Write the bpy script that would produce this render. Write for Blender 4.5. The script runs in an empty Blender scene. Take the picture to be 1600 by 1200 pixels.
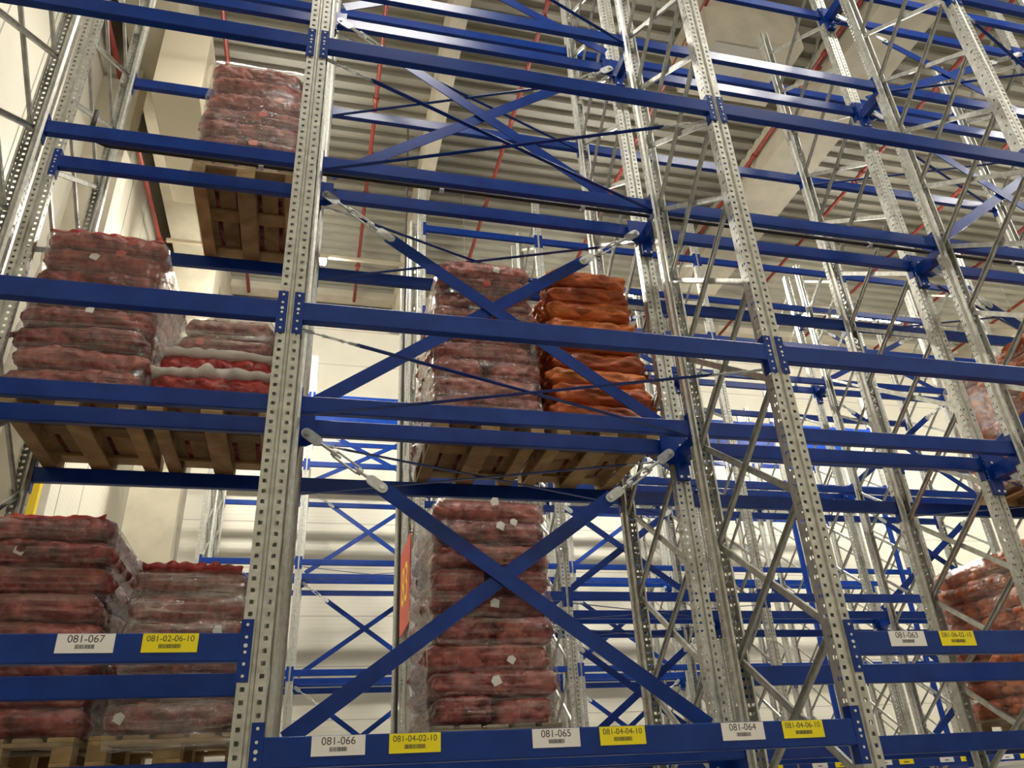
import bpy, bmesh, math, random
from mathutils import Vector, Matrix, noise
random.seed(7)
S = bpy.context.scene
COL = S.collection
EYE = 1.55
# ------------------------------------------------------------------ camera
CX, CY, YAW, PITCH, ROLL, FPX = 0.2162, -3.5221, 0.2623, 0.4924, -0.055, 1220.92
def cam_axes():
    cy, sy = math.cos(YAW), math.sin(YAW)
    f0 = Vector((sy, cy, 0)); r0 = Vector((cy, -sy, 0)); u0 = Vector((0, 0, 1))
    cp, sp = math.cos(PITCH), math.sin(PITCH)
    f = f0*cp + u0*sp; u = u0*cp - f0*sp
    cr, sr = math.cos(ROLL), math.sin(ROLL)
    return r0*cr + u*sr, u*cr - r0*sr, f
CR, CU, CF = cam_axes()
CPOS = Vector((CX, CY, EYE))
cam = bpy.data.cameras.new('camera'); cam.sensor_width = 36; cam.lens = FPX*36/1600
cam.clip_start = .05; cam.clip_end = 200
co = bpy.data.objects.new('camera', cam); COL.objects.link(co)
M = Matrix((CR, CU, -CF)).transposed().to_4x4(); M.translation = CPOS
co.matrix_world = M; S.camera = co
def px(p):
    q = Vector(p)-CPOS; d = q.dot(CF)
    if d < .1: return None
    return 800+FPX*q.dot(CR)/d, 600-FPX*q.dot(CU)/d
def seen(pts, m=40):
    for p in pts:
        s = px(p)
        if s and -m < s[0] < 1600+m and -m < s[1] < 1200+m: return True
    return False
def segseen(a, b, m=40, n=24):
    a, b = Vector(a), Vector(b)
    return seen([a.lerp(b, i/n) for i in range(n+1)], m)
# ------------------------------------------------------------------ materials
def mat(name, col, rough=.5, metal=0., spec=.5):
    m = bpy.data.materials.new(name); m.use_nodes = True
    b = m.node_tree.nodes['Principled BSDF']
    b.inputs['Base Color'].default_value = (*col, 1); b.inputs['Roughness'].default_value = rough
    b.inputs['Metallic'].default_value = metal; b.inputs['Specular IOR Level'].default_value = spec
    return m, m.node_tree, b
def N(nt, t, **k):
    n = nt.nodes.new(t)
    for a, v in k.items():
        if a in n.inputs: n.inputs[a].default_value = v
        else: setattr(n, a, v)
    return n
def ramp(nt, fac, stops):
    r = nt.nodes.new('ShaderNodeValToRGB'); e = r.color_ramp.elements
    while len(e) < len(stops): e.new(.5)
    for i, (p, c) in enumerate(stops): e[i].position = p; e[i].color = (*c, 1)
    nt.links.new(fac, r.inputs[0]); return r
def varied(name, c1, c2, scale, rough=.5, metal=0., detail=3, bump=0., coord='Object', stretch=(1, 1, 1), spec=.5):
    m, nt, b = mat(name, c1, rough, metal, spec)
    tc = N(nt, 'ShaderNodeTexCoord'); mp = N(nt, 'ShaderNodeMapping'); mp.inputs['Scale'].default_value = stretch
    nt.links.new(tc.outputs[coord], mp.inputs[0])
    n = N(nt, 'ShaderNodeTexNoise', Scale=scale, Detail=detail); nt.links.new(mp.outputs[0], n.inputs['Vector'])
    r = ramp(nt, n.outputs[0], [(.35, c1), (.65, c2)]); nt.links.new(r.outputs[0], b.inputs['Base Color'])
    if bump:
        bp = N(nt, 'ShaderNodeBump', Strength=bump, Distance=.01); nt.links.new(n.outputs[0], bp.inputs['Height'])
        nt.links.new(bp.outputs[0], b.inputs['Normal'])
    return m
BLUE = varied('rack_blue_paint', (.002, .028, .205), (.004, .038, .25), 6, .28, spec=.28)
GALV = varied('galvanised_steel', (.42, .42, .385), (.58, .58, .53), 18, .42, .55, 5)
BOLT = mat('zinc_bolt', (.75, .75, .72), .3, .7)[0]
TURN = varied('zinc_turnbuckle', (.52, .54, .54), (.66, .68, .67), 30, .38, .5)
WHITE_PAPER = mat('white_label_paper', (.88, .86, .85), .55)[0]
YELLOW = mat('yellow_label_paper', (.95, .80, .005), .5)[0]
INK = mat('black_ink', (.05, .05, .05), .6)[0]
TAGW = mat('paper_tag_white', (.72, .70, .66), .6)[0]
TAGR = mat('paper_tag_red', (.62, .12, .11), .6)[0]
RED = varied('sprinkler_red', (.21, .024, .016), (.27, .032, .020), 9, .45)
BLACK = mat('black_pipe', (.02, .015, .013), .5)[0]
WALL = varied('panel_white', (.70, .67, .57), (.74, .71, .61), 1.3, .45)
def ribs(m, scale, axis, strength=.35):
    nt = m.node_tree; b = nt.nodes['Principled BSDF']
    tc = N(nt, 'ShaderNodeTexCoord'); w = N(nt, 'ShaderNodeTexWave', Scale=scale, bands_direction=axis)
    nt.links.new(tc.outputs['Object'], w.inputs['Vector'])
    bp = N(nt, 'ShaderNodeBump', Strength=strength, Distance=.004); nt.links.new(w.outputs['Fac'], bp.inputs['Height'])
    nt.links.new(bp.outputs[0], b.inputs['Normal'])
ribs(WALL, 3.2, 'Z', .3)
JOINT = mat('panel_joint', (.42, .40, .36), .6)[0]
DECK = varied('ceiling_deck_sheet', (.235, .22, .175), (.26, .245, .20), 2, .5, .0)
CONC = varied('beige_concrete', (.40, .365, .285), (.47, .43, .335), 2.5, .75, 0, 5, .1)
FLOOR = varied('floor_concrete', (.30, .29, .27), (.36, .35, .32), 1.2, .4)
YPAINT = mat('yellow_guard_paint', (.85, .62, .02), .5)[0]
CREAM = mat('cream_casing', (.52, .465, .35), .5)[0]
def wood(name, c1, c2):
    m, nt, b = mat(name, c1, .75)
    tc = N(nt, 'ShaderNodeTexCoord'); oi = N(nt, 'ShaderNodeObjectInfo')
    ad = N(nt, 'ShaderNodeVectorMath', operation='ADD')
    sc = N(nt, 'ShaderNodeVectorMath', operation='SCALE'); sc.inputs['Scale'].default_value = 13.
    nt.links.new(oi.outputs['Random'], sc.inputs[0]); nt.links.new(tc.outputs['Object'], ad.inputs[0]); nt.links.new(sc.outputs[0], ad.inputs[1])
    n = N(nt, 'ShaderNodeTexNoise', Scale=5., Detail=6., Distortion=.8); nt.links.new(ad.outputs[0], n.inputs['Vector'])
    r = ramp(nt, n.outputs[0], [(.3, c1), (.7, c2)])
    mx = N(nt, 'ShaderNodeMix', data_type='RGBA', blend_type='MULTIPLY'); mx.inputs[0].default_value = 1
    rr = ramp(nt, oi.outputs['Random'], [(0, (.62, .62, .62)), (1, (1.15, 1.1, 1.0))])
    nt.links.new(r.outputs[0], mx.inputs[6]); nt.links.new(rr.outputs[0], mx.inputs[7]); nt.links.new(mx.outputs[2], b.inputs['Base Color'])
    bp = N(nt, 'ShaderNodeBump', Strength=.2, Distance=.004); nt.links.new(n.outputs[0], bp.inputs['Height']); nt.links.new(bp.outputs[0], b.inputs['Normal'])
    return m
WOOD = wood('pallet_wood', (.26, .165, .068), (.48, .335, .165))
WOODG = wood('pallet_wood_grey', (.17, .15, .115), (.30, .26, .20))
def sackmat(name, stops, vscale, stretch=(1, 1, 1), rough=.42, net=1., lump=15.):
    m, nt, b = mat(name, stops[0][1], rough)
    tc = N(nt, 'ShaderNodeTexCoord'); oi = N(nt, 'ShaderNodeObjectInfo')
    mp = N(nt, 'ShaderNodeMapping'); mp.inputs['Scale'].default_value = stretch; nt.links.new(tc.outputs['Object'], mp.inputs[0])
    n = N(nt, 'ShaderNodeTexNoise', Scale=vscale, Detail=4.); nt.links.new(mp.outputs[0], n.inputs['Vector'])
    ad = N(nt, 'ShaderNodeMath', operation='MULTIPLY_ADD'); ad.inputs[1].default_value = .26; ad.inputs[2].default_value = -.13
    nt.links.new(oi.outputs['Random'], ad.inputs[0])
    a2 = N(nt, 'ShaderNodeMath', operation='ADD'); nt.links.new(n.outputs[0], a2.inputs[0]); nt.links.new(ad.outputs[0], a2.inputs[1])
    r = ramp(nt, a2.outputs[0], stops); nt.links.new(r.outputs[0], b.inputs['Base Color'])
    # single bulbs / roots under the net: each with its own tone
    v2 = N(nt, 'ShaderNodeTexVoronoi', Scale=lump); nt.links.new(mp.outputs[0], v2.inputs['Vector'])
    hs = N(nt, 'ShaderNodeSeparateColor'); nt.links.new(v2.outputs['Color'], hs.inputs[0])
    tone = N(nt, 'ShaderNodeMapRange'); tone.inputs['To Min'].default_value = .74; tone.inputs['To Max'].default_value = 1.32
    nt.links.new(hs.outputs[0], tone.inputs[0])
    mx = N(nt, 'ShaderNodeVectorMath', operation='SCALE'); nt.links.new(r.outputs[0], mx.inputs[0]); nt.links.new(tone.outputs[0], mx.inputs['Scale'])
    nt.links.new(mx.outputs[0], b.inputs['Base Color'])
    v = N(nt, 'ShaderNodeTexVoronoi', Scale=95.); nt.links.new(tc.outputs['Object'], v.inputs['Vector'])
    bp = N(nt, 'ShaderNodeBump', Strength=.35*net, Distance=.006); nt.links.new(v.outputs[0], bp.inputs['Height'])
    b2 = N(nt, 'ShaderNodeBump', Strength=.7, Distance=.022, invert=True); nt.links.new(v2.outputs[0], b2.inputs['Height'])
    nt.links.new(bp.outputs[0], b2.inputs['Normal']); nt.links.new(b2.outputs[0], b.inputs['Normal'])
    return m
ONION = sackmat('red_net_onions', [(.30, (.10, .018, .018)), (.48, (.22, .044, .042)), (.66, (.36, .10, .082))], 9)
ONIONR = sackmat('bright_red_net_onions', [(.30, (.16, .012, .014)), (.5, (.30, .022, .022)), (.7, (.40, .045, .035))], 8)
CARROT = sackmat('orange_net_carrots', [(.30, (.25, .045, .010)), (.5, (.46, .095, .020)), (.7, (.60, .17, .04))], 4, (.45, 1.3, 1.3), lump=13.)
LINER = mat('white_sack_liner', (.70, .64, .60), .5)[0]
def filmmat(name, lo, hi, milk=.35, rough=.16, vs=26, bd=.014, face=.6):
    m = bpy.data.materials.new(name); m.use_nodes = True; nt = m.node_tree; nt.nodes.clear()
    out = N(nt, 'ShaderNodeOutputMaterial'); tr = N(nt, 'ShaderNodeBsdfTransparent')
    gl = N(nt, 'ShaderNodeBsdfGlossy', Roughness=rough); gl.inputs[0].default_value = (.95, .93, .92, 1)
    df = N(nt, 'ShaderNodeBsdfDiffuse'); df.inputs[0].default_value = (.55, .45, .42, 1)
    m1 = N(nt, 'ShaderNodeMixShader'); m1.inputs[0].default_value = milk
    nt.links.new(gl.outputs[0], m1.inputs[1]); nt.links.new(df.outputs[0], m1.inputs[2])
    tc = N(nt, 'ShaderNodeTexCoord'); mp = N(nt, 'ShaderNodeMapping'); mp.inputs['Scale'].default_value = (1.2, 1.2, vs)
    mp.inputs['Rotation'].default_value = (.03, .05, 0)
    nt.links.new(tc.outputs['Object'], mp.inputs[0])
    n = N(nt, 'ShaderNodeTexNoise', Scale=2.2, Detail=5., Distortion=.4); nt.links.new(mp.outputs[0], n.inputs['Vector'])
    r = ramp(nt, n.outputs[0], [(.44, (lo,)*3), (.72, (hi,)*3)])
    fr = N(nt, 'ShaderNodeLayerWeight', Blend=.25)
    ad = N(nt, 'ShaderNodeMath', operation='MULTIPLY_ADD'); ad.inputs[1].default_value = face; ad.use_clamp = True
    nt.links.new(fr.outputs['Facing'], ad.inputs[0]); nt.links.new(r.outputs[0], ad.inputs[2])
    bp = N(nt, 'ShaderNodeBump', Strength=.8, Distance=bd); nt.links.new(n.outputs[0], bp.inputs['Height'])
    nt.links.new(bp.outputs[0], gl.inputs['Normal'])
    m2 = N(nt, 'ShaderNodeMixShader'); nt.links.new(ad.outputs[0], m2.inputs[0]); nt.links.new(tr.outputs[0], m2.inputs[1]); nt.links.new(m1.outputs[0], m2.inputs[2])
    nt.links.new(m2.outputs[0], out.inputs[0]); return m
FILM = filmmat('stretch_film', .0, .17, .14, .13)
FILMS = filmmat('stretch_film_shiny', .10, .45, .08, .14, 11, .05)
def emit(name, col, st):
    m = bpy.data.materials.new(name); m.use_nodes = True; nt = m.node_tree; nt.nodes.clear()
    o = N(nt, 'ShaderNodeOutputMaterial'); e = N(nt, 'ShaderNodeEmission', Strength=st); e.inputs[0].default_value = (*col, 1)
    nt.links.new(e.outputs[0], o.inputs[0]); return m
LAMPS = [emit('lamp_diffuser_front', (1., .95, .86), 250.), emit('lamp_diffuser_middle', (1., .95, .86), 95.), emit('lamp_diffuser_back', (1., .95, .84), 500.)]
# ------------------------------------------------------------------ mesh helpers
class MB:
    def __init__(s): s.v = []; s.f = []; s.m = []
    def quad(s, a, b, c, d, mi=0):
        i = len(s.v); s.v += [tuple(a), tuple(b), tuple(c), tuple(d)]; s.f.append((i, i+1, i+2, i+3)); s.m.append(mi)
    def poly(s, pts, mi=0):
        i = len(s.v); s.v += [tuple(p) for p in pts]; s.f.append(tuple(range(i, i+len(pts)))); s.m.append(mi)
    def box(s, x0, x1, y0, y1, z0, z1, mi=0):
        i = len(s.v)
        s.v += [(x, y, z) for z in (z0, z1) for y in (y0, y1) for x in (x0, x1)]
        for f in ((0, 2, 3, 1), (4, 5, 7, 6), (0, 1, 5, 4), (1, 3, 7, 5), (3, 2, 6, 7), (2, 0, 4, 6)):
            s.f.append(tuple(i+k for k in f)); s.m.append(mi)
    def prism(s, poly, y0, y1, mi=0):      # polygon in (x,z), extruded along y
        i = len(s.v); n = len(poly)
        s.v += [(x, y0, z) for x, z in poly]+[(x, y1, z) for x, z in poly]
        s.f.append(tuple(i+k for k in range(n))); s.m.append(mi)
        s.f.append(tuple(i+n+k for k in reversed(range(n)))); s.m.append(mi)
        for k in range(n):
            s.f.append((i+k, i+n+k, i+n+(k+1) % n, i+(k+1) % n)); s.m.append(mi)
    def tube(s, a, b, r, seg=8, mi=0, cap=True):
        a, b = Vector(a), Vector(b); d = (b-a).normalized()
        u = d.orthogonal().normalized(); w = d.cross(u); i = len(s.v)
        for p in (a, b):
            for k in range(seg):
                t = 2*math.pi*k/seg; s.v.append(tuple(p+u*r*math.cos(t)+w*r*math.sin(t)))
        for k in range(seg):
            s.f.append((i+k, i+(k+1) % seg, i+seg+(k+1) % seg, i+seg+k)); s.m.append(mi)
        if cap:
            s.f.append(tuple(i+k for k in reversed(range(seg)))); s.m.append(mi)
            s.f.append(tuple(i+seg+k for k in range(seg))); s.m.append(mi)
    def path(s, pts, r, seg=8, mi=0):
        for a, b in zip(pts, pts[1:]): s.tube(a, b, r, seg, mi)
    def mesh(s, name, mats, smooth=False, bevel=0):
        me = bpy.data.meshes.new(name); me.from_pydata(s.v, [], s.f)
        for m in (mats if isinstance(mats, (list, tuple)) else [mats]): me.materials.append(m)
        me.polygons.foreach_set('material_index', s.m)
        if smooth: me.polygons.foreach_set('use_smooth', [True]*len(me.polygons))
        if bevel:
            bm = bmesh.new(); bm.from_mesh(me)
            bmesh.ops.bevel(bm, geom=bm.edges[:], offset=bevel, segments=2, affect='EDGES', profile=.5)
            bm.to_mesh(me); bm.free()
        me.update(); return me
def weld(me):
    bm = bmesh.new(); bm.from_mesh(me); bmesh.ops.remove_doubles(bm, verts=bm.verts[:], dist=1e-5); bm.to_mesh(me); bm.free()
def link(name, me, parent=None, loc=(0, 0, 0), rot=None):
    o = bpy.data.objects.new(name, me); COL.objects.link(o); o.location = loc
    if rot is not None: o.rotation_euler = rot
    if parent: o.parent = parent
    return o
def tag(o, label=None, cat=None, group=None, kind=None):
    if label: o['label'] = label
    if cat: o['category'] = cat
    if group: o['group'] = group
    if kind: o['kind'] = kind
    return o
Z = lambda r: r+EYE
# ------------------------------------------------------------------ rack geometry
FD = 1.11
L = [0.279, 0.681, 2.355, 4.412, 6.478, 8.05]
TOP = 9.0
LEVW = {0: 'lowest level', 1: 'label level', 2: 'third level', 3: 'fourth level', 4: 'fifth level', 5: 'top level'}
def post_mesh():
    b = MB(); pit = .05; n = int((TOP+EYE)/pit)
    xs = [-.060, -.045, -.027, -.012]
    H = n*pit
    for sg in (1, -1):
        P = lambda x, y, z: (sg*x, y, z)
        a0, a1, a2, a3 = [-x for x in xs]
        # face strips either side of the hole column, groove, side, step, lip
        for (xa, ya, xb, yb) in ((a0, 0, a1, 0), (a2, 0, a3, 0), (a3, 0, .006, .012), (.006, .012, 0, .012), (.06, .018, .06, .028), (.06, 0, .06, .006), (.06, .040, .06, .050),
                                 (.06, .050, .044, .062), (.044, .062, .044, .1), (.044, .1, .030, .1)):
            b.quad(P(xa, ya, 0), P(xb, yb, 0), P(xb, yb, H), P(xa, ya, H))
        for k in range(n):
            z = k*pit
            b.quad(P(a1, 0, z+.018), P(a2, 0, z+.018), P(a2, 0, z+pit), P(a1, 0, z+pit))
            b.quad(P(.06, .006, z+.016), P(.06, .018, z+.016), P(.06, .018, z+pit), P(.06, .006, z+pit))
            if k % 2: b.quad(P(.06, .028, z), P(.06, .040, z), P(.06, .040, z+pit), P(.06, .028, z+pit))
            else: b.quad(P(.06, .028, z+.02), P(.06, .040, z+.02), P(.06, .040, z+pit), P(.06, .028, z+pit))
    return b.mesh('upright_post', GALV)
POST = post_mesh()
def brace_mesh(dy, dz):
    Lb = math.hypot(dy, dz); b = MB(); w = .020; t = .022
    # C channel open to one side, along local Y
    b.box(-t/2, -t/2+.003, 0, Lb, -w, w); b.box(-t/2, t/2, 0, Lb, w-.003, w); b.box(-t/2, t/2, 0, Lb, -w, -w+.003)
    return b.mesh('diagonal_brace', GALV)
NODE0, NP = .70-3*.72, .72
BR = brace_mesh(FD-.12, NP)
FOOT = MB(); FOOT.box(-.08, .08, -.03, .12, 0, .008); FOOT = FOOT.mesh('base_plate', GALV)
def frame(x, y, label, nbr=14):
    r = bpy.data.objects.new('upright_frame', None); COL.objects.link(r); r.location = (x, y, 0)
    tag(r, label, 'rack frame', 'galvanised upright frames of the pallet racks')
    link('upright_post', POST, r, (0, 0, 0))
    link('upright_post', POST, r, (0, FD, 0), (0, 0, math.pi))
    ang = math.atan2(NP, FD-.12)
    for k in range(nbr):
        z0 = NODE0+k*NP+EYE
        if z0 < .02: z0 += 0
        link('diagonal_brace', BR, r, (.014, .06, z0), (ang, 0, 0))
        link('diagonal_brace', BR, r, (-.014, FD-.06, z0), (ang, 0, math.pi))
    link('base_plate', FOOT, r, (0, .02, 0)); link('base_plate', FOOT, r, (0, FD-.12, 0))
    return r
def beam_mesh(length):
    b = MB(); b.box(.062, length-.062, -.006, .046, -.115, 0); return b.mesh('rack_beam', BLUE, bevel=.006)
def plate_mesh(side, rivets=True):
    b = MB(); sg = side
    xs = sorted((sg*.016, sg*.066))
    b.box(xs[0], xs[1], -.007, -.0015, -.195, .055)
    xs = sorted((sg*.0605, sg*.066))
    b.box(xs[0], xs[1], -.0015, .052, -.195, .055)
    if rivets:
        for z in (.032, -.018, -.052, -.078, -.125, -.172):
            r = .0065 if z != -.052 else .0085
            b.tube((sg*.040, -.011, z), (sg*.040, -.007, z), r, 8, 1)
    return b.mesh('beam_connector', [BLUE, BOLT])
PL = {(s, r): plate_mesh(s, r) for s in (1, -1) for r in (True, False)}
BM = {}
nbeam = 0
def beam(x0, x1, y, z, rear, label, group, riv=True):
    """z = top (relative to the eye); rear: outward face looks to +y"""
    global nbeam
    ln = round(x1-x0, 4)
    if not segseen((x0+.06, y, Z(z)-.05), (x1-.06, y, Z(z)-.05), 12): return None
    if ln not in BM: BM[ln] = beam_mesh(ln)
    nbeam += 1
    if rear: o = link('rack_beam', BM[ln], None, (x1, y, Z(z)), (0, 0, math.pi))
    else: o = link('rack_beam', BM[ln], None, (x0, y, Z(z)))
    tag(o, label, 'rack beam', group, 'thing')
    link('beam_connector', PL[(1, riv)], o, (0, 0, 0)); link('beam_connector', PL[(-1, riv)], o, (ln, 0, 0))
    return o
R1X = [-1.9, 0, 2.8, 5.6, 8.4]
R2X = [1.47, 3.36, 6.16, 8.96, 11.76]
R3X = [-1.95, -.1, 2.7, 5.5, 8.3, 11.1, 13.9]
Y1 = [0.0, 1.413]; Y2 = [6.05, 7.46]; Y3 = [12.05, 13.46]
BAY = {1: ['left bay', 'middle bay', 'right bay', 'far right bay'],
       2: ['bay beside the red sign', 'second bay', 'third bay', 'last bay'],
       3: ['end bay by the column', 'second bay', 'third bay', 'fourth bay', 'fifth bay', 'sixth bay']}
ROWW = {1: 'nearest rack row', 2: 'middle rack row', 3: 'farthest rack row'}
PLW = {0: 'front beam', 1: 'second beam back', 2: 'third beam back', 3: 'rearmost beam'}
beams = {}
for row, xs, ys in ((1, R1X, Y1), (2, R2X, Y2), (3, R3X, Y3)):
    for f, yy in enumerate(ys):
        for i, x in enumerate(xs):
            if not (segseen((x, yy, 0), (x, yy, Z(TOP)), 30) or segseen((x, yy+FD, 0), (x, yy+FD, Z(TOP)), 30)): continue
            if row == 1:
                w = ['at left end', 'between left and middle bays', 'between middle and right bays', 'right of the right bay', 'at far right'][i]
            else:
                w = ['at left end', 'second from left', 'third from left', 'fourth from left', 'fifth from left', 'sixth from left', 'seventh from left'][i]
            frame(x, yy, f"galvanised upright frame {w}, {'front' if f == 0 else 'rear'} half of {ROWW[row]}")
        for i in range(len(xs)-1):
            for k in range(2):
                y = yy if k == 0 else yy+FD
                pl = f*2+k
                lv = [0, 2, 3, 4, 5]
                if row == 1 and f == 0 and i != 1: lv = [1, 2, 3, 4, 5]
                for l in lv:
                    z = L[l]
                    lab = f"blue {PLW[pl]}, {LEVW[l]}, {BAY[row][i]} of {ROWW[row]}"
                    if row == 1 and pl == 0 and l < 2:
                        lab = ['blue front beam with white label 081-067 and a yellow label, left bay',
                               'blue front beam carrying six labels 081-066 to 081-064, middle bay',
                               'blue front beam with white label 081-063 and a yellow label, right bay', 'blue front beam at label level, far right bay of nearest rack row'][i]
                    o = beam(xs[i], xs[i+1], y, z, k == 1, lab, f'blue beams of the {ROWW[row]}', row == 1)
                    if o: beams[(row, pl, i, l)] = o
# ------------------------------------------------------------------ labels on the beams
def text_mesh(s, size, name):
    c = bpy.data.curves.new('t', 'FONT'); c.body = s; c.size = size; c.align_x = 'CENTER'; c.align_y = 'CENTER'; c.extrude = .0002
    o = bpy.data.objects.new('t', c); COL.objects.link(o)
    bpy.context.view_layer.update()
    me = bpy.data.meshes.new_from_object(o.evaluated_get(bpy.context.evaluated_depsgraph_get()))
    bpy.data.objects.remove(o); bpy.data.curves.remove(c); me.name = name
    return me
def barcode(w, h, n=26, seed=0):
    rnd = random.Random(seed); b = MB(); x = -w/2
    while x < w/2:
        t = rnd.choice((.0012, .002, .003)); b.box(x, min(x+t, w/2), -.0003, 0, -h/2, h/2); x += t+rnd.choice((.001, .0018))
    return b.mesh('barcode', INK)
def sticker(bm, x, txt, yellow, big=True, w=.212, h=.074, frame_z=-.0395):
    b = MB(); b.box(-w/2, w/2, -.0012, 0, -h/2, h/2)
    o = link('location_label', b.mesh('location_label', YELLOW if yellow else WHITE_PAPER), bm, (x, -.0072, frame_z))
    tag(o, ('yellow label reading ' if yellow else 'white label reading ')+txt if txt else ('yellow label' if yellow else 'white label'))
    if txt:
        me = text_mesh(txt, .041 if not yellow else .0335, 'printed_code'); me.materials.append(INK)
        link('printed_code', me, o, (0, -.0014, .016), (math.pi/2, 0, 0))
    link('barcode', barcode(.07 if not yellow else .085, .016, seed=sum(map(ord, txt)) % 99), o, (0, -.0014, -.013))
    return o
c = beams[(1, 0, 1, 0)]
for x, t, yl in ((.357, '081-066', 0), (.665, '081-04-02-10', 1), (1.270, '081-065', 0), (1.573, '081-04-04-10', 1), (2.155, '081-064', 0), (2.463, '081-04-06-10', 1)):
    sticker(c, x, t, yl)
c = beams[(1, 0, 0, 1)]
for x, t, yl in ((-.647+1.9, '081-067', 0), (-.333+1.9, '081-02-06-10', 1)): sticker(c, x, t, yl)
c = beams[(1, 0, 2, 1)]
for x, t, yl in ((3.163-2.8, '081-063', 0), (3.465-2.8, '081-06-02-10', 1)): sticker(c, x, t, yl)
for i in range(1, 4):
    c = beams.get((2, 0, i, 0))
    if c:
        for q in range(3):
            sticker(c, .30+.93*q, '', 0); sticker(c, .62+.93*q, '', 1)
# ------------------------------------------------------------------ spine cross braces, plan braces, tie plates
def rounded(x0, x1, h, n=6):
    p = []
    for k in range(n+1):
        t = math.pi/2+math.pi*k/n; p.append((x0+h+h*math.cos(t), h*math.sin(t)))
    for k in range(n+1):
        t = -math.pi/2+math.pi*k/n; p.append((x1-h+h*math.cos(t), h*math.sin(t)))
    return p
def turnbuckle_meshes():
    a = MB(); a.prism(rounded(-.035, .125, .036), -.006, .006); eye = a.mesh('eye_plate', TURN)
    a = MB(); a.prism(rounded(.50, .66, .034), -.006, .006); fork = a.mesh('fork_plate', TURN)
    a = MB(); a.tube((.12, 0, 0), (.235, 0, 0), .011); a.tube((.43, 0, 0), (.505, 0, 0), .011)
    a.tube((.215, 0, 0), (.245, 0, 0), .024); a.tube((.425, 0, 0), (.455, 0, 0), .024)
    a.tube((.235, 0, .022), (.435, 0, .022), .008); a.tube((.235, 0, -.022), (.435, 0, -.022), .008)
    a.tube((.245, 0, 0), (.285, 0, 0), .010); a.tube((.40, 0, 0), (.425, 0, 0), .010)
    body = a.mesh('turnbuckle', TURN)
    a = MB(); a.tube((0, -.018, 0), (0, .018, 0), .016, 10); bolt = a.mesh('bolt', BOLT)
    return eye, fork, body, bolt
EYEP, FORKP, TBODY, TBOLT = turnbuckle_meshes()
def brace_bar(p, q, w, t, label, group, name='cross_brace', flat=False, tb=True):
    ts = .5 if flat else 1.
    p, q = Vector(p), Vector(q)
    if not segseen(p, q, 10): return
    X = (q-p).normalized(); ln = (q-p).length
    if flat: Zv = Vector((0, 0, 1)); Yv = Zv.cross(X)
    else: Yv = Vector((0, 1, 0)); Zv = X.cross(Yv)
    s0 = .60*ts if tb else .0
    b = MB()
    if flat: b.box(s0, ln, -w/2, w/2, -t/2, t/2)
    else: b.box(s0, ln, -t/2, t/2, -w/2, w/2)
    o = link(name, b.mesh(name, BLUE))
    Mx = Matrix((X, Yv, Zv)).transposed().to_4x4(); Mx.translation = p; o.matrix_world = Mx
    tag(o, label, 'rack brace', group)
    if tb:
        s = .008 if not flat else 0
        rot = (math.pi/2, 0, 0) if flat else None
        bd = link('turnbuckle', TBODY, o, (0, -s, 0), rot); tag(bd, 'galvanised turnbuckle')
        link('eye_plate', EYEP, bd); link('fork_plate', FORKP, bd)
        link('bolt', TBOLT, bd, (0, 0, 0)); link('bolt', TBOLT, bd, (.62, 0, 0)); bd.scale = (ts, ts, ts*(.7 if flat else 1))
    return o
PAN = [(0, 2, 'lowest'), (2, 3, 'second'), (3, 4, 'third'), (4, 5, 'top')]
def spine(row, xs, i, yb, bayw):
    x0, x1 = xs[i], xs[i+1]
    for a, b, w in PAN:
        za, zb = Z(L[a])+.13-.04, Z(L[b])-.135
        for s, (p, q) in enumerate((((x0+.1, yb-.008, zb), (x1-.12, yb-.008, za)), ((x1-.1, yb+.008, zb), (x0+.12, yb+.008, za)))):
            brace_bar(p, q, .098, .008, f"blue cross brace falling {'right' if s == 0 else 'left'}, {w} panel, {bayw} of {ROWW[row]}",
                      f'blue cross braces of the {ROWW[row]}')
spine(1, R1X, 1, 1.355, 'middle bay'); spine(1, R1X, 3, 1.355, 'far right bay')
spine(2, R2X, 1, 7.42, 'second bay'); spine(2, R2X, 3, 7.42, 'last bay')
for i in (1, 3): spine(3, R3X, i, 13.42, BAY[3][i])
def plan(row, xs, i, y0, half, lv):
    x0, x1 = xs[i], xs[i+1]
    for l in lv:
        z = Z(L[l])-.135
        for s, (p, q) in enumerate((((x0+.07, y0+.06, z), (x1-.07, y0+FD-.06, z)), ((x1-.07, y0+.06, z-.012), (x0+.07, y0+FD-.06, z-.012)))):
            brace_bar(p, q, .028, .006, f"thin brace running back {'right' if s == 0 else 'left'}, {LEVW[l]}, {BAY[row][i]}, {half} of {ROWW[row]}",
                      f'thin horizontal braces of the {ROWW[row]}', 'horizontal_brace', True, row == 1)
plan(1, R1X, 1, Y1[0], 'front half', (2, 3, 4)); plan(1, R1X, 1, Y1[1], 'rear half', (2, 3, 4))
plan(1, R1X, 3, Y1[0], 'front half', (3, 4)); plan(1, R1X, 3, Y1[1], 'rear half', (2, 3, 4))
plan(2, R2X, 1, Y2[0], 'front half', (2,)); plan(2, R2X, 1, Y2[1], 'rear half', (2, 3)); plan(3, R3X, 1, Y3[0], 'front half', (3,))
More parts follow.
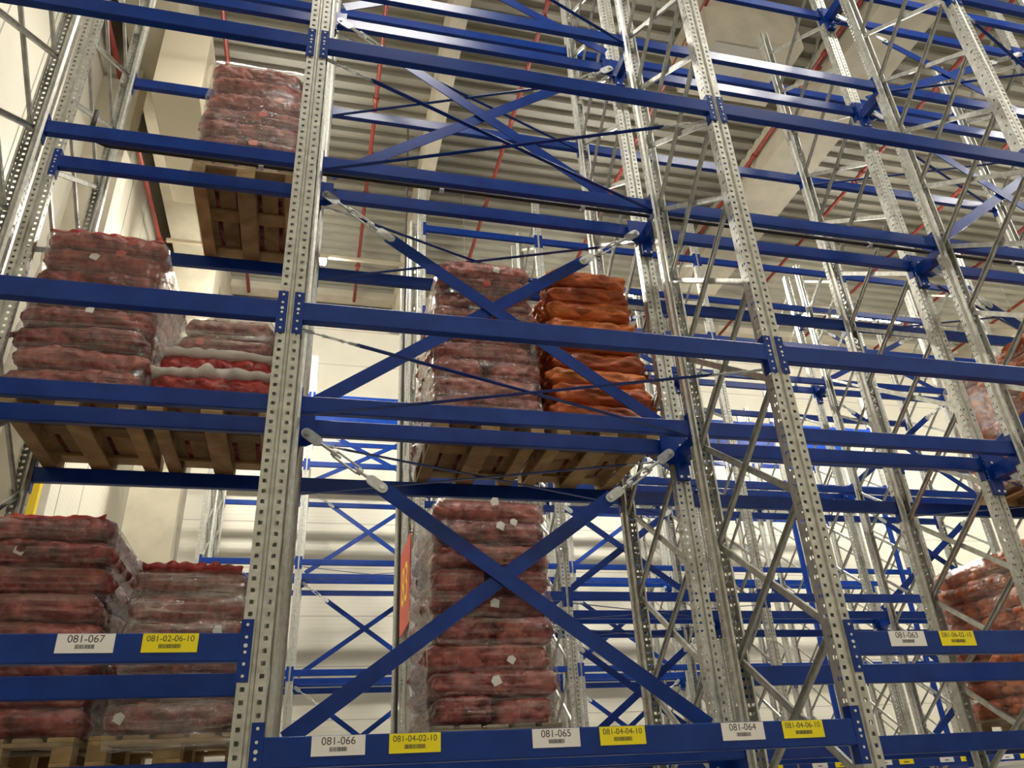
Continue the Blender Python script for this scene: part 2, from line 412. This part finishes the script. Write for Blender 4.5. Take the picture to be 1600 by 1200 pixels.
def tie_mesh(sd):
    b = MB()
    b.box(-.03, .03, -.292, -.004, -.21, -.09)       # spacer back to the front half
    w = sd
    pts = [(-w*.066, .02), (w*.15, .02), (w*.15, -.19), (w*.10, -.215), (w*.047, -.215), (w*.047, -.33), (-w*.047, -.33), (-w*.047, -.215), (-w*.066, -.215)]
    if w < 0: pts = pts[::-1]
    b.prism(pts, -.042, -.032)
    b.box(-.045, .045, -.032, -.004, -.33, -.20)
    for x, z in ((.028, -.31), (-.028, -.31), (w*.10, -.15), (0, -.06)): b.tube((x, -.050, z), (x, -.042, z), .011, 8, 1)
    return b.mesh('tie_bracket', [BLUE, BOLT])
TIE = {1: tie_mesh(1), -1: tie_mesh(-1)}
for row, xs, idx, y in ((1, R1X, ((1, 1), (2, -1), (3, 1), (4, -1)), Y1[1]), (2, R2X, ((1, 1), (2, -1), (3, 1)), Y2[1]), (3, R3X, ((1, 1), (2, -1), (3, 1), (4, -1), (5, 1)), Y3[1])):
    for i, sd in idx:
        for l in (0, 2, 3, 4, 5):
            if not seen([(xs[i], y, Z(L[l])-.1)], 400): continue
            o = link('tie_bracket', TIE[sd], None, (xs[i], y, Z(L[l])))
            tag(o, f"blue bolted tie bracket, {LEVW[l]}, {['', 'second', 'third', 'fourth', 'fifth', 'sixth'][i]} upright from left, {ROWW[row]}", 'tie bracket', 'blue tie brackets joining the rack halves')
# ------------------------------------------------------------------ pallets
def bd(name, sx, sy, sz):
    b = MB(); b.box(-sx/2, sx/2, -sy/2, sy/2, 0, sz); return b.mesh(name, WOOD, bevel=.003)
PB = {'skid': bd('bottom_board', .10, 1.2, .022), 'skidw': bd('bottom_board', .14, 1.2, .022), 'cross': bd('cross_board', .8, .145, .022),
      'deck': bd('deck_board', .13, 1.2, .022), 'block': bd('block', .10, .14, .078), 'blockw': bd('block', .14, .14, .078)}
def pallet(x, y, z, label, grey=False):
    r = bpy.data.objects.new('wooden_pallet', None); COL.objects.link(r); r.location = (x, y, z)
    tag(r, label, 'pallet', 'wooden pallets under the sacks')
    for sx in (-.35, 0, .35):
        w = 'w' if sx == 0 else ''
        link('bottom_board', PB['skid'+w], r, (sx, 0, 0))
        for sy in (-.53, 0, .53): link('block', PB['block'+w], r, (sx, sy, .022))
    for sy in (-.527, 0, .527): link('cross_board', PB['cross'], r, (0, sy, .1))
    for sx in (-.335, -.168, 0, .168, .335): link('deck_board', PB['deck'], r, (sx, 0, .122))
    if grey:
        for ch in r.children:
            ch.material_slots[0].link = 'OBJECT'; ch.material_slots[0].material = WOODG
    return r
# ------------------------------------------------------------------ sacks
def sack_mesh(name, a, b, c, m, seed, carrot=False, nx=52, ny=24, nz=12):
    rnd = random.Random(seed); off = Vector((rnd.random()*50, rnd.random()*50, rnd.random()*50))
    r = c*.97; V = []; F = []; idx = {}
    ns = (nx, ny, nz)
    def vid(i, j, k):
        key = (i, j, k)
        if key in idx: return idx[key]
        p = Vector(((2*i/nx-1)*a, (2*j/ny-1)*b, (2*k/nz-1)*c))
        q = Vector((max(-a+r, min(a-r, p.x)), max(-b+r, min(b-r, p.y)), max(-c+r, min(c-r, p.z))))
        d = p-q; nrm = d.normalized() if d.length > 1e-6 else Vector((0, 0, 1 if p.z > 0 else -1))
        p = q+nrm*r
        ex = abs(p.x/a)
        p.z *= 1-.22*ex**6; p.y *= 1-.10*ex**5
        flat = 1-.72*abs(nrm.z)**2
        if carrot:
            w = noise.noise(p*2.2+off)*1.2
            s = Vector((p.x*6.0+p.z*w*5, p.y*17, p.z*17+p.x*w*5))+off
            v = noise.voronoi(s)[0][0]; h = .030*(1-1.6*v)+.036*noise.noise(Vector((p.x*4+p.z*6, p.y*7, p.z*12))+off)-.008
        else:
            s = p*14.5+off; v = noise.voronoi(s)[0][0]; h = .030*(1-1.45*v)+.024*noise.noise(p*4.5+off)-.008
        wr = .009*noise.noise(Vector((p.x*5, p.y*5, p.z*60))+off)
        p = p+nrm*(h*flat+wr*flat)
        idx[key] = len(V); V.append(tuple(p)); return idx[key]
    for (A, Bn, fix) in ((0, 1, 2), (1, 2, 0), (0, 2, 1)):
        for side in (0, ns[fix]):
            for i in range(ns[A]):
                for j in range(ns[Bn]):
                    q = []
                    for di, dj in ((0, 0), (1, 0), (1, 1), (0, 1)):
                        t = [0, 0, 0]; t[A] = i+di; t[Bn] = j+dj; t[fix] = side; q.append(vid(*t))
                    flip = (side == 0) != (fix == 1)
                    F.append(tuple(q[::-1] if flip else q))
    me = bpy.data.meshes.new(name); me.from_pydata(V, [], F); me.materials.append(m)
    me.polygons.foreach_set('use_smooth', [True]*len(F)); me.update(); return me
HL = .086
ONW = [sack_mesh('onion_sack', .415, .197, HL, ONION, 10+k) for k in range(5)]      # lying across
ONE = [sack_mesh('onion_sack', .205, .395, HL, ONION, 30+k, nx=22, ny=42) for k in range(3)]
ONR = [sack_mesh('onion_sack', .415, .197, HL, ONIONR, 50+k) for k in range(2)]
CAW = [sack_mesh('carrot_sack', .42, .197, HL, CARROT, 70+k, True) for k in range(5)]
def tagmesh(m, s=.05):
    b = MB(); b.poly([(-s*.6, 0, -s*.5), (s*.5, 0, -s*.62), (s*.62, .004, s*.4), (-s*.1, .006, s*.62), (-s*.65, .003, s*.2)]); b.poly([(-s*.65, .0012, s*.2), (-s*.1, .0072, s*.62), (s*.62, .0052, s*.4), (s*.5, .0012, -s*.62), (-s*.6, .0012, -s*.5)])
    return b.mesh('paper_tag', m)
TAGS = [tagmesh(TAGW), tagmesh(TAGW, .042), tagmesh(TAGR, .055)]
ORD = ['bottom', 'second', 'third', 'fourth', 'fifth', 'sixth', 'seventh', 'eighth', 'ninth', 'tenth', 'eleventh']
def ribbon_tuft(parent, x, y, z, m, s=1., seed=0):
    rnd = random.Random(seed); b = MB(); n = 9
    base = []; tip = []
    for k in range(n):
        t = -1+2*k/(n-1)
        base.append((t*.03*s, .012*math.sin(k*2.1), 0)); tip.append((t*.09*s, .03*math.sin(k*1.7)+.01, (.07+.025*rnd.random())*s))
    for k in range(n-1): b.quad(base[k], base[k+1], tip[k+1], tip[k])
    me = b.mesh('tied_end', m, True); weld(me)
    o = link('tied_end', me, parent, (x, y, z))
    sm = o.modifiers.new('thickness', 'SOLIDIFY'); sm.thickness = .004
    return o
def stack(x, y, z0, n, lab, grp, kind='onion', pitch=.155, lean=(0, 0), pattern=None, tags=(), sw=1.0, two_wide=(), taper=.08):
    """layers of sacks on a pallet; z0 = top of the pallet"""
    rnd = random.Random(int(x*1000)+int(z0*100))
    for k in range(n):
        zc = z0+.081+k*pitch
        t = k/max(1, n-1); ox = lean[0]*t; oy = lean[1]*t
        word = ORD[k]+' layer' if k < n-1 else 'top layer'
        items = []
        if k in two_wide:
            pool = ONE
            items = [(-.2, -.19, pool, 'left'), (.2, -.19, pool, 'right'), (0, .385, ONW, 'rear')]
        else:
            pool = {'onion': ONW, 'carrot': CAW, 'red': ONR}[kind]
            items = [(0, -.385, pool, 'front'), (0, 0, pool, 'centre'), (0, .385, pool, 'rear')]
        for dx, dy, pool, pos in items:
            me = rnd.choice(pool)
            sc = sw*(1+rnd.uniform(-.02, .03))*(1-taper*t**1.6)
            o = link('carrot_sack' if kind == 'carrot' else 'onion_sack', me, None,
                     (x+dx*sw+ox+rnd.uniform(-.022, .022), y+dy+oy+rnd.uniform(-.012, .012), zc), (rnd.uniform(-.05, .05), rnd.uniform(-.035, .035), rnd.choice((0, math.pi))+rnd.uniform(-.03, .03)))
            o.scale = (sc, 1, 1)
            a = {'onion': 'red net sack of onions', 'carrot': 'orange net sack of carrots', 'red': 'bright red onion sack'}[kind]
            tag(o, f"{a}, {pos} of {word}, {lab}", 'sack', grp)
            for (tk, tx, tz, tm) in tags:
                if tk == k and pos in ('front', 'left') and (pos != 'left' or tx < 0):
                    fl = -1 if abs(o.rotation_euler.z) > 1.5 else 1
                    tg = link('paper_tag', TAGS[tm], o, (fl*tx, -fl*.222, tz), (0, rnd.uniform(-.5, .5), 0 if fl > 0 else math.pi)); tag(tg, 'red paper tag' if tm == 2 else 'white paper tag')
                    if fl < 0: tg.rotation_euler = (0, rnd.uniform(-.5, .5), math.pi)
def film(x, y, z0, z1, label, m=None, lean=(0, 0), hx=.440, hy=.615, seed=0, topcurl=.05, pitch=.155, zs=None, taper=.17, rip=.014):
    zs = z0 if zs is None else zs
    off = Vector((seed*3.7, 1.3, seed)); b = MB(); rows = 96; per = 128
    r = .10; pts = []
    ring = []
    for k in range(per):
        t = 2*math.pi*k/per
        cx, sx = math.cos(t), math.sin(t); e = .15
        ring.append((math.copysign(abs(cx)**e, cx), math.copysign(abs(sx)**e, sx), t))
    V = []
    for j in range(rows+1):
        s = j/rows; z = z0+(z1-z0)*s
        for ux, uy, t in ring:
            p = Vector((ux*hx, uy*hy, z))
            d = .012*noise.noise(Vector((ux*2, uy*2, z*14))+off)+.010*noise.noise(Vector((ux*9, uy*9, z*3))+off)
            ph = (z-zs)/pitch+.22*noise.noise(Vector((ux*1.5, uy*1.5, z*2))+off)
            d += rip*(abs(math.sin(math.pi*ph))-.75)*(.6+.8*noise.noise(Vector((ux*2.5, uy*2.5, z*5))+off)) if z > zs else 0
            if j >= rows-3: d -= topcurl*(j-rows+4)/4.
            if j == 0: d -= .01
            k2 = 1+d/.5
            tp = 1-taper*max(0, (z-zs)/max(.1, z1-zs))**1.6
            V.append((x+lean[0]*s+ux*hx*k2*tp, y+lean[1]*s+uy*hy*k2, z+.012*noise.noise(Vector((ux*3, uy*3, 0))+off)*(1 if j in (0, rows) else 0)))
    F = []
    for j in range(rows):
        for k in range(per):
            a = j*per+k; c2 = j*per+(k+1) % per; F.append((a, c2, c2+per, a+per))
    me = bpy.data.meshes.new('film_wrap'); me.from_pydata(V, [], F); me.materials.append(m or FILM)
    me.polygons.foreach_set('use_smooth', [True]*len(F)); me.update()
    o = link('film_wrap', me); tag(o, label, 'plastic film', 'stretch film around the stacks'); return o
PY = 2.03
def ragged(sack_obj, m, name, w=.4, h=.05, out=.03, seed=1, label=None):
    rnd = random.Random(seed); b = MB(); n = 36; A = []; B_ = []
    fl = -1 if abs(sack_obj.rotation_euler.z) > 1.5 else 1
    for k in range(n+1):
        t = -1+2*k/n
        yy = -.165-.02*noise.noise(Vector((t*4, seed, 0))); zz = .055+.014*noise.noise(Vector((t*5, seed, 3)))
        hh = h*(.7+.8*abs(noise.noise(Vector((t*3.5, seed, 7)))))*(1-.3*abs(t))
        A.append((fl*t*w, fl*yy, zz)); B_.append((fl*t*w*1.03, fl*(yy-out-.035*noise.noise(Vector((t*4.5, seed, 1)))), zz+hh))
    for k in range(n): b.quad(A[k], A[k+1], B_[k+1], B_[k])
    me = b.mesh(name, m, True); weld(me)
    o = link(name, me, sack_obj); sm = o.modifiers.new('thickness', 'SOLIDIFY'); sm.thickness = .004
    if label: tag(o, label)
def sacks_of(key): return [o for o in bpy.data.objects if o.get('category') == 'sack' and key in o['label']]
PZ = .144
def load(x, lev, n, lab, grp, kind='onion', grey=False, wrap=None, plab='', pitch=.155, **kw):
    zb = Z(L[lev])+.001
    pallet(x, PY, zb, plab, grey)
    stack(x, PY, zb+PZ+.001, n, lab, grp, kind, pitch, **kw)
    if wrap:
        film(x, PY, zb+.06, zb+PZ+n*pitch+.005, wrap[0], wrap[1] if len(wrap) > 1 else None, kw.get('lean', (0, 0)), seed=x+lev, pitch=pitch, zs=zb+PZ, taper=kw.get('taper', .08), hx=.418*kw.get('sw', 1.)+.010, rip=.030 if len(wrap) > 1 else .016)
load(1.345, 0, 9, 'lower middle stack', 'onion sacks of the lower middle stack', pitch=.159, grey=True, wrap=('clear film around the lower middle onion stack behind the blue cross',), plab='grey wooden pallet under the lower middle onion stack',
     tags=((8, .02, .055, 0), (7, .06, .03, 0), (7, .16, .06, 1), (3, .05, .03, 1), (4, .02, .0, 0), (2, .12, -.02, 1), (1, -.02, .0, 0), (5, .0, .03, 1)), two_wide=(0, 3, 5))
load(1.37, 2, 9, 'upper middle onion stack', 'onion sacks of the upper middle stack', pitch=.152, taper=.13, wrap=('clear film around the upper middle onion stack left of the carrots',), plab='wooden pallet under the upper middle onion stack, beside the carrot pallet',
     tags=((8, .1, -.02, 0), (7, -.0, .0, 2), (6, .2, .02, 1), (2, .12, .02, 0), (4, .1, .0, 0)), two_wide=(2, 5))
load(2.27, 2, 9, 'carrot stack beside the upper onions', 'carrot sacks of the upper middle stack', 'carrot', pitch=.155, taper=.2, plab='wooden pallet under the upper middle carrot stack')
load(-1.39, 2, 8, 'tall upper left stack', 'onion sacks of the tall upper left stack', pitch=.158, wrap=('clear film around the tall upper left onion stack',), plab='wooden pallet under the tall upper left onion stack', sw=1.02,
     tags=((6, -.05, .0, 0), (6, .12, .05, 2), (4, -.1, .0, 2), (3, .02, .03, 1), (7, .2, .0, 2)))
load(-.52, 2, 2, 'torn part of short upper left stack', 'bright red onion sacks of the short upper left stack', 'red', pitch=.17, plab='wooden pallet under the short upper left onion stack')
stack(-.50, PY+.02, Z(L[2])+PZ+.002+2*.17, 2, 'wrapped top of short upper left stack', 'onion sacks on the short upper left stack', sw=.78, tags=((0, -.2, .0, 2),))
film(-.50, PY+.02, Z(L[2])+PZ+2*.17+.01, Z(L[2])+PZ+2*.17+2*.155, 'clear film around the top of the short upper left stack', FILMS, hx=.345, hy=.612, seed=4, taper=.1, rip=.03)
load(-1.36, 0, 8, 'tall lower left stack', 'onion sacks of the tall lower left stack', pitch=.152, wrap=('clear film around the tall lower left onion stack',), plab='wooden pallet under the tall lower left onion stack', sw=1.02,
     tags=((5, -.2, .0, 0), (6, -.1, .0, 0)))
load(-.49, 0, 6, 'short lower left stack', 'onion sacks of the short lower left stack', pitch=.152, wrap=('shiny clear film around the short lower left onion stack', FILMS), plab='wooden pallet under the short lower left onion stack', sw=.84,
     tags=((0, -.3, .0, 0), (3, .2, .0, 0)))
load(-.53, 3, 7, 'topmost left stack under the ceiling', 'onion sacks of the topmost left stack', pitch=.168, wrap=('clear film around the topmost left onion stack',), plab='wooden pallet under the topmost left onion stack, seen from below',
     tags=((1, .0, .0, 2), (3, .06, .0, 2), (4, .2, .0, 2)), sw=1.0)
load(6.14, 0, 8, 'right carrot stack on lowest level', 'carrot sacks of the lower right stack', 'carrot', wrap=('clear film around the lower right carrot stack',), plab='wooden pallet under the lower right carrot stack')
load(7.05, 0, 10, 'tall carrot stack behind the right one', 'carrot sacks of the tall lower right stack', 'carrot', plab='wooden pallet under the tall lower right carrot stack')
load(7.05, 2, 8, 'upper right carrot stack', 'carrot sacks of the upper right stack', 'carrot', wrap=('clear film around the upper right carrot stack',), plab='wooden pallet under the upper right carrot stack, seen from below')
for o in sacks_of('torn part of short upper left'):
    if 'front' in o['label']: ragged(o, LINER, 'torn_edge', .40, .085, .05, 3+len(o['label']), 'white torn sack edge')
for o in sacks_of('top layer, short lower left'):
    ragged(o, ONIONR, 'sack_mouth', .36, .07, .01, 11, 'ragged red sack mouth')
for o in sacks_of('top layer, tall upper left'):
    ragged(o, ONIONR, 'sack_mouth', .40, .05, .0, 17+len(o['label']), 'ragged red sack mouth')
for o in sacks_of('top layer, tall lower left'):
    ragged(o, ONIONR, 'sack_mouth', .36, .04, .0, 23+len(o['label']), 'ragged red sack mouth')
for i, o in enumerate(sacks_of('carrot stack beside the upper onions')):
    if 'front' in o['label'] or 'top' in o['label']:
        fl = 1 if i % 2 else -1
        o2 = ribbon_tuft(o, .40*fl, -.05, .0, CARROT, .9, i); o2.rotation_euler = (0, 1.35*fl, 0)
# ------------------------------------------------------------------ room shell
CEIL = 13.0; WX = -3.9; WY = 16.0; XR = 30.0; YF = -9.0
b = MB(); b.box(WX-.3, XR, YF, WY+.3, -.2, 0); tag(link('floor', b.mesh('floor', FLOOR)), 'grey concrete floor', kind='structure')
b = MB(); b.box(WX-.3, XR, WY, WY+.3, 0, Z(CEIL)); tag(link('wall_back', b.mesh('wall_back', WALL)), 'white panel wall behind the racks', kind='structure')
b = MB(); b.box(WX-.3, WX, YF, WY, 0, Z(CEIL)); tag(link('wall_left', b.mesh('wall_left', WALL)), 'white panel wall on the left', kind='structure')
b = MB(); b.box(WX-.3, XR, YF-.3, YF, 0, Z(CEIL)); tag(link('wall_front', b.mesh('wall_front', WALL)), 'white panel wall behind the camera', kind='structure')
b = MB(); b.box(XR, XR+.3, YF, WY, 0, Z(CEIL)); tag(link('wall_right', b.mesh('wall_right', WALL)), 'white panel wall at far right', kind='structure')
b = MB(); y = YF; P = .33; zc = Z(CEIL)
prof = []
while y < WY:
    prof += [(y, 0), (y+.13, 0), (y+.165, .09), (y+.295, .09)]; y += P
for (ya, za), (yb, zb) in zip(prof, prof[1:]): b.quad((WX, ya, zc+za), (XR, ya, zc+za), (XR, yb, zc+zb), (WX, yb, zc+zb))
b.box(WX-.3, XR, YF, WY+.3, zc+.12, zc+.2)
tag(link('ceiling', b.mesh('ceiling', DECK)), 'ribbed beige steel roof deck', kind='structure')
tn = 0
def trim(bm_, m, label):
    global tn; tn += 1
    return tag(link(f'trim_{tn}', bm_.mesh(f'trim_{tn}', m)), label, kind='structure')
def girder(x0, x1, z0, label, flange=0):
    b = MB(); b.box(x0, x1, YF, WY, Z(z0), Z(CEIL)+.05)
    if flange: b.box(x0-flange, x1+flange, YF, WY, Z(z0)-.12, Z(z0))
    trim(b, CONC, label)
girder(-3.45, -2.55, 11.6, 'beige concrete roof girder along the left wall')
girder(1.86, 2.16, 12.2, 'narrow beige roof beam over the middle', .0)
girder(9.3, 10.5, 12.2, 'beige concrete roof girder on the right')
girder(21, 22, 12.2, 'beige concrete roof girder at far right')
b = MB(); b.box(WX, XR, 15.1, 15.5, Z(12.78), Z(CEIL)+.05); trim(b, CONC, 'beige beam along the top of the back wall')
b = MB(); b.box(-3.44, -2.5, 12.3, 13.1, 0, Z(11.6)); trim(b, CONC, 'beige concrete column in the far left corner')
b = MB(); b.box(WX, -3.29, 7.05, 7.45, 0, Z(CEIL)); trim(b, CONC, 'beige column on the left wall with yellow foot')
b = MB()
b.box(-3.38, -3.28, 7.03, 7.12, 0, Z(4.1)); trim(b, YPAINT, 'yellow guard strip on the column edge')
b = MB(); b.box(WX, -3.5, 2.6, 2.9, 0, Z(CEIL)); trim(b, CONC, 'beige column on the left wall near the front')
b = MB()
for y in (1.6, 3.9, 5.0, 8.2, 8.5, 9.8, 11.0): b.box(WX, WX+.006, y, y+.02, 0, Z(CEIL))
for y in range(int(YF)+1, int(WY)): pass
trim(b, JOINT, 'vertical joints of the left wall panels')
b = MB()
z = 1.1
while z < Z(CEIL)-.3:
    b.box(WX, XR, WY-.004, WY, z, z+.018); z += 1.15
trim(b, JOINT, 'horizontal joints of the back wall panels')
# ------------------------------------------------------------------ lamps
def lamp(x, y, z, w, lm):
    r = bpy.data.objects.new('ceiling_lamp', None); COL.objects.link(r); r.location = (x, y, Z(z))
    tag(r, w, 'lamp', 'long warehouse lamps above the aisles')
    b = MB(); b.box(-1., 1., -.085, .085, .0, .05); link('lamp_housing', b.mesh('lamp_housing', CREAM), r)
    b = MB(); b.box(-.98, .98, -.08, .08, -.06, .0); tag(link('lamp_diffuser', b.mesh('lamp_diffuser', lm), r), 'lit white diffuser')
    return r
AISLE = [(-2.0, 'aisle in front of the nearest rack row', 10.9, (.8, 7.0, 13.2)), (4.3, 'aisle behind the nearest rack row', 10.9, (-1., 14., 20.6)), (10.35, 'aisle before the farthest rack row', 10.38, (-1.0, 6.1, 13.3, 20.4))]
for ai, (ya, w, z, lx) in enumerate(AISLE):
    for i, x in enumerate(lx):
        lamp(x, ya, z, f"lit strip lamp above the {w}, {['first', 'second', 'third', 'fourth'][i]} from left", LAMPS[ai])
    if ya == 4.3: continue
    b = MB(); b.box(-3.2, 26, ya-.035, ya+.035, Z(z)+.075, Z(z)+.145)
    for x in (-2, 3, 8, 13, 18, 23): b.tube((x, ya, Z(z)+.14), (x, ya, Z(CEIL)), .006, 6)
    tag(link('light_rail', b.mesh('light_rail', CREAM)), f'cream lighting rail above the {w}', 'light rail', 'cream lighting rails')
# ------------------------------------------------------------------ red sprinkler pipes
def redpipe(x, z, y0, y1, lab, heads):
    b = MB(); b.tube((0, y0, 0), (0, y1, 0), .045, 10)
    if not segseen((x, y0, z), (x, y1, z), 20): return
    o = link('sprinkler_pipe', b.mesh('sprinkler_pipe', RED, True), None, (x, 0, z)); tag(o, lab, 'sprinkler pipe', 'red sprinkler pipes under the roof')
    for y in heads:
        c = MB(); c.tube((0, -.05, 0), (0, .05, 0), .062, 10); cc = link('pipe_coupling', c.mesh('pipe_coupling', RED), o, (0, y, 0))
        c = MB(); c.tube((0, 0, -.13), (0, 0, 0), .018, 8); c.tube((0, 0, -.15), (0, 0, -.13), .05, 8); link('sprinkler_head', c.mesh('sprinkler_head', RED), o, (0, y+.25, 0))
    return o
hs = [2.2, 5.0, 7.8, 10.6, 13.4]
for i, x in enumerate((-2.05, .76, 3.57, 6.38, 9.19, 12.0, 14.8, 17.6, 20.4)):
    redpipe(x, Z(12.6), -8, 15.05, f"red sprinkler pipe along the roof, {['first','second','third','fourth','fifth','sixth','seventh','eighth','ninth'][i]} from left", hs)
redpipe(-3.62, Z(11.35), 4.5, 15.05, 'red sprinkler pipe along the left wall beside the beige girder', [8.0, 11.5])
b = MB(); b.box(WX, XR, 15.9, 16.0, Z(12.3), Z(12.78)); trim(b, RED, 'dark red band along the top of the back wall')
# black in-rack pipe with clips
b = MB(); pts = [(-1.62, 1.26, Z(4.75)), (-1.62, 1.26, Z(4.55)), (-1.58, 1.26, Z(4.46)), (-1.49, 1.26, Z(4.42)), (9.5, 1.26, Z(4.385))]
b.path(pts, .017, 10)
o = link('conduit_pipe', b.mesh('conduit_pipe', BLACK, True)); tag(o, 'thin black pipe running between the two rack halves, fourth level', 'pipe')
for x in (-.4, 1.0, 2.2, 3.6, 5.0, 6.6):
    c = MB(); c.tube((-.018, 0, 0), (.018, 0, 0), .021, 8); c.box(-.01, .01, -.004, .004, .015, .06); link('pipe_clip', c.mesh('pipe_clip', BOLT), o, (x, 1.26, Z(4.395)))
b = MB(); b.tube((1.215, 5.98, 0), (1.215, 5.98, Z(10.2)), .016, 8); tag(link('conduit_pipe', b.mesh('conduit_pipe', BLACK)), 'thin black vertical pipe beside the end of the middle rack row', 'pipe')
# blue struts behind the middle row
for x, w in ((10.93, 'left'), (13.48, 'right')):
    b = MB(); b.box(-.05, .05, -.03, .03, 0, Z(5.9)); tag(link('blue_strut', b.mesh('blue_strut', BLUE), None, (x, 11.9, 0)), f'blue upright strut in front of the farthest rack row, {w} of two', 'strut', 'blue upright struts')
# aisle sign 83
def rrect(w, h, r, n=6):
    p = []
    for cx, cy, t0 in ((w/2-r, h/2-r, 0), (-w/2+r, h/2-r, 90), (-w/2+r, -h/2+r, 180), (w/2-r, -h/2+r, 270)):
        for k in range(n+1):
            t = math.radians(t0+90*k/n); p.append((cx+r*math.cos(t), cy+r*math.sin(t)))
    return p
b = MB(); b.prism(rrect(1.1, 1.12, .10), 0, .012)
SIGN = mat('sign_red', (.62, .07, .035), .45)[0]
o = link('aisle_sign', b.mesh('aisle_sign', SIGN), None, (1.365, 6.7, Z(2.56)), (0, 0, -math.pi/2))
tag(o, 'red sign with yellow 83 on the end of the middle rack row', 'sign')
me = text_mesh('83', .72, 'sign_number'); me.materials.append(YELLOW)
tag(link('sign_number', me, o, (0, -.002, 0), (math.pi/2, 0, 0)), 'yellow number 83')
# air cooler under the left girder
r = bpy.data.objects.new('air_cooler', None); COL.objects.link(r); r.location = (-2.43, 6.0, Z(10.06)); tag(r, 'cream air cooler with round fans hanging under the left roof girder', 'air cooler')
b = MB(); b.box(-.36, .36, 0, 2.6, 0, 1.54); link('cooler_casing', b.mesh('cooler_casing', CREAM, bevel=.012), r)
for k in range(2):
    b = MB(); n = 24
    for q in range(n):
        t0, t1 = 2*math.pi*q/n, 2*math.pi*(q+1)/n
        for (ra, xa, rb_, xb) in ((.46, 0, .46, .16), (.46, .16, .40, .16), (.40, .16, .40, .0)):
            b.quad((xa, ra*math.cos(t0), ra*math.sin(t0)), (xa, ra*math.cos(t1), ra*math.sin(t1)), (xb, rb_*math.cos(t1), rb_*math.sin(t1)), (xb, rb_*math.cos(t0), rb_*math.sin(t0)))
    f = link('fan_ring', b.mesh('fan_ring', CREAM, True), r, (.36, .68+k*1.22, .85))
    b = MB()
    for q in range(5):
        t = 2*math.pi*q/5; c_, s_ = math.cos(t), math.sin(t)
        b.quad((.04, .06*c_, .06*s_), (.04, .36*c_-.1*s_, .36*s_+.1*c_), (.09, .36*c_+.1*s_, .36*s_-.1*c_), (.09, .06*c_+.05*s_, .06*s_-.05*c_))
    b.tube((0, 0, 0), (.12, 0, 0), .07, 12); link('fan_blades', b.mesh('fan_blades', JOINT), f)
# roof unit on the right
r = bpy.data.objects.new('roof_unit', None); COL.objects.link(r); r.location = (7.3, 5.2, Z(11.9)); tag(r, 'beige boxed air unit hanging from the roof, upper right', 'air unit')
b = MB(); b.box(-.95, .95, -.7, .7, 0, 1.1); link('unit_casing', b.mesh('unit_casing', CONC, bevel=.015), r)
b = MB(); b.box(-.75, .1, -.5, .5, -.012, .001); tag(link('grille', b.mesh('grille', JOINT), r), 'dark grey grille')
# white drums low on the right
for x, w in ((9.15, 'left'), (9.85, 'right')):
    for k in range(2):
        b = MB(); h = .86; n = 28
        for (ra, za, rb_, zb) in ((.27, 0, .29, .03), (.29, .03, .29, h-.06), (.29, h-.06, .31, h-.05), (.31, h-.05, .31, h), (.31, h, .28, h), (.28, h, .28, h-.03), (.28, h-.03, 0, h-.03)):
            for q in range(n):
                t0, t1 = 2*math.pi*q/n, 2*math.pi*(q+1)/n
                b.quad((ra*math.cos(t0), ra*math.sin(t0), za), (ra*math.cos(t1), ra*math.sin(t1), za), (rb_*math.cos(t1), rb_*math.sin(t1), zb), (rb_*math.cos(t0), rb_*math.sin(t0), zb))
        o = link('plastic_drum', b.mesh('plastic_drum', WHITE_PAPER, True), None, (x, 5.75, k*(h-.029+.03)))
        tag(o, f"white plastic drum, {'lower' if k == 0 else 'upper'} of the {w} pair at the lower right edge", 'drum', 'white drums at the lower right')
# ------------------------------------------------------------------ world and view
w = bpy.data.worlds.new('world'); S.world = w; w.use_nodes = True
w.node_tree.nodes['Background'].inputs[0].default_value = (.5, .48, .43, 1); w.node_tree.nodes['Background'].inputs[1].default_value = .15
S.view_settings.view_transform = 'Standard'; S.view_settings.look = 'None'; S.view_settings.gamma = 1; S.view_settings.use_curve_mapping = False
S.view_settings.exposure = 0.15
print('beams', nbeam, 'objects', len(bpy.data.objects))
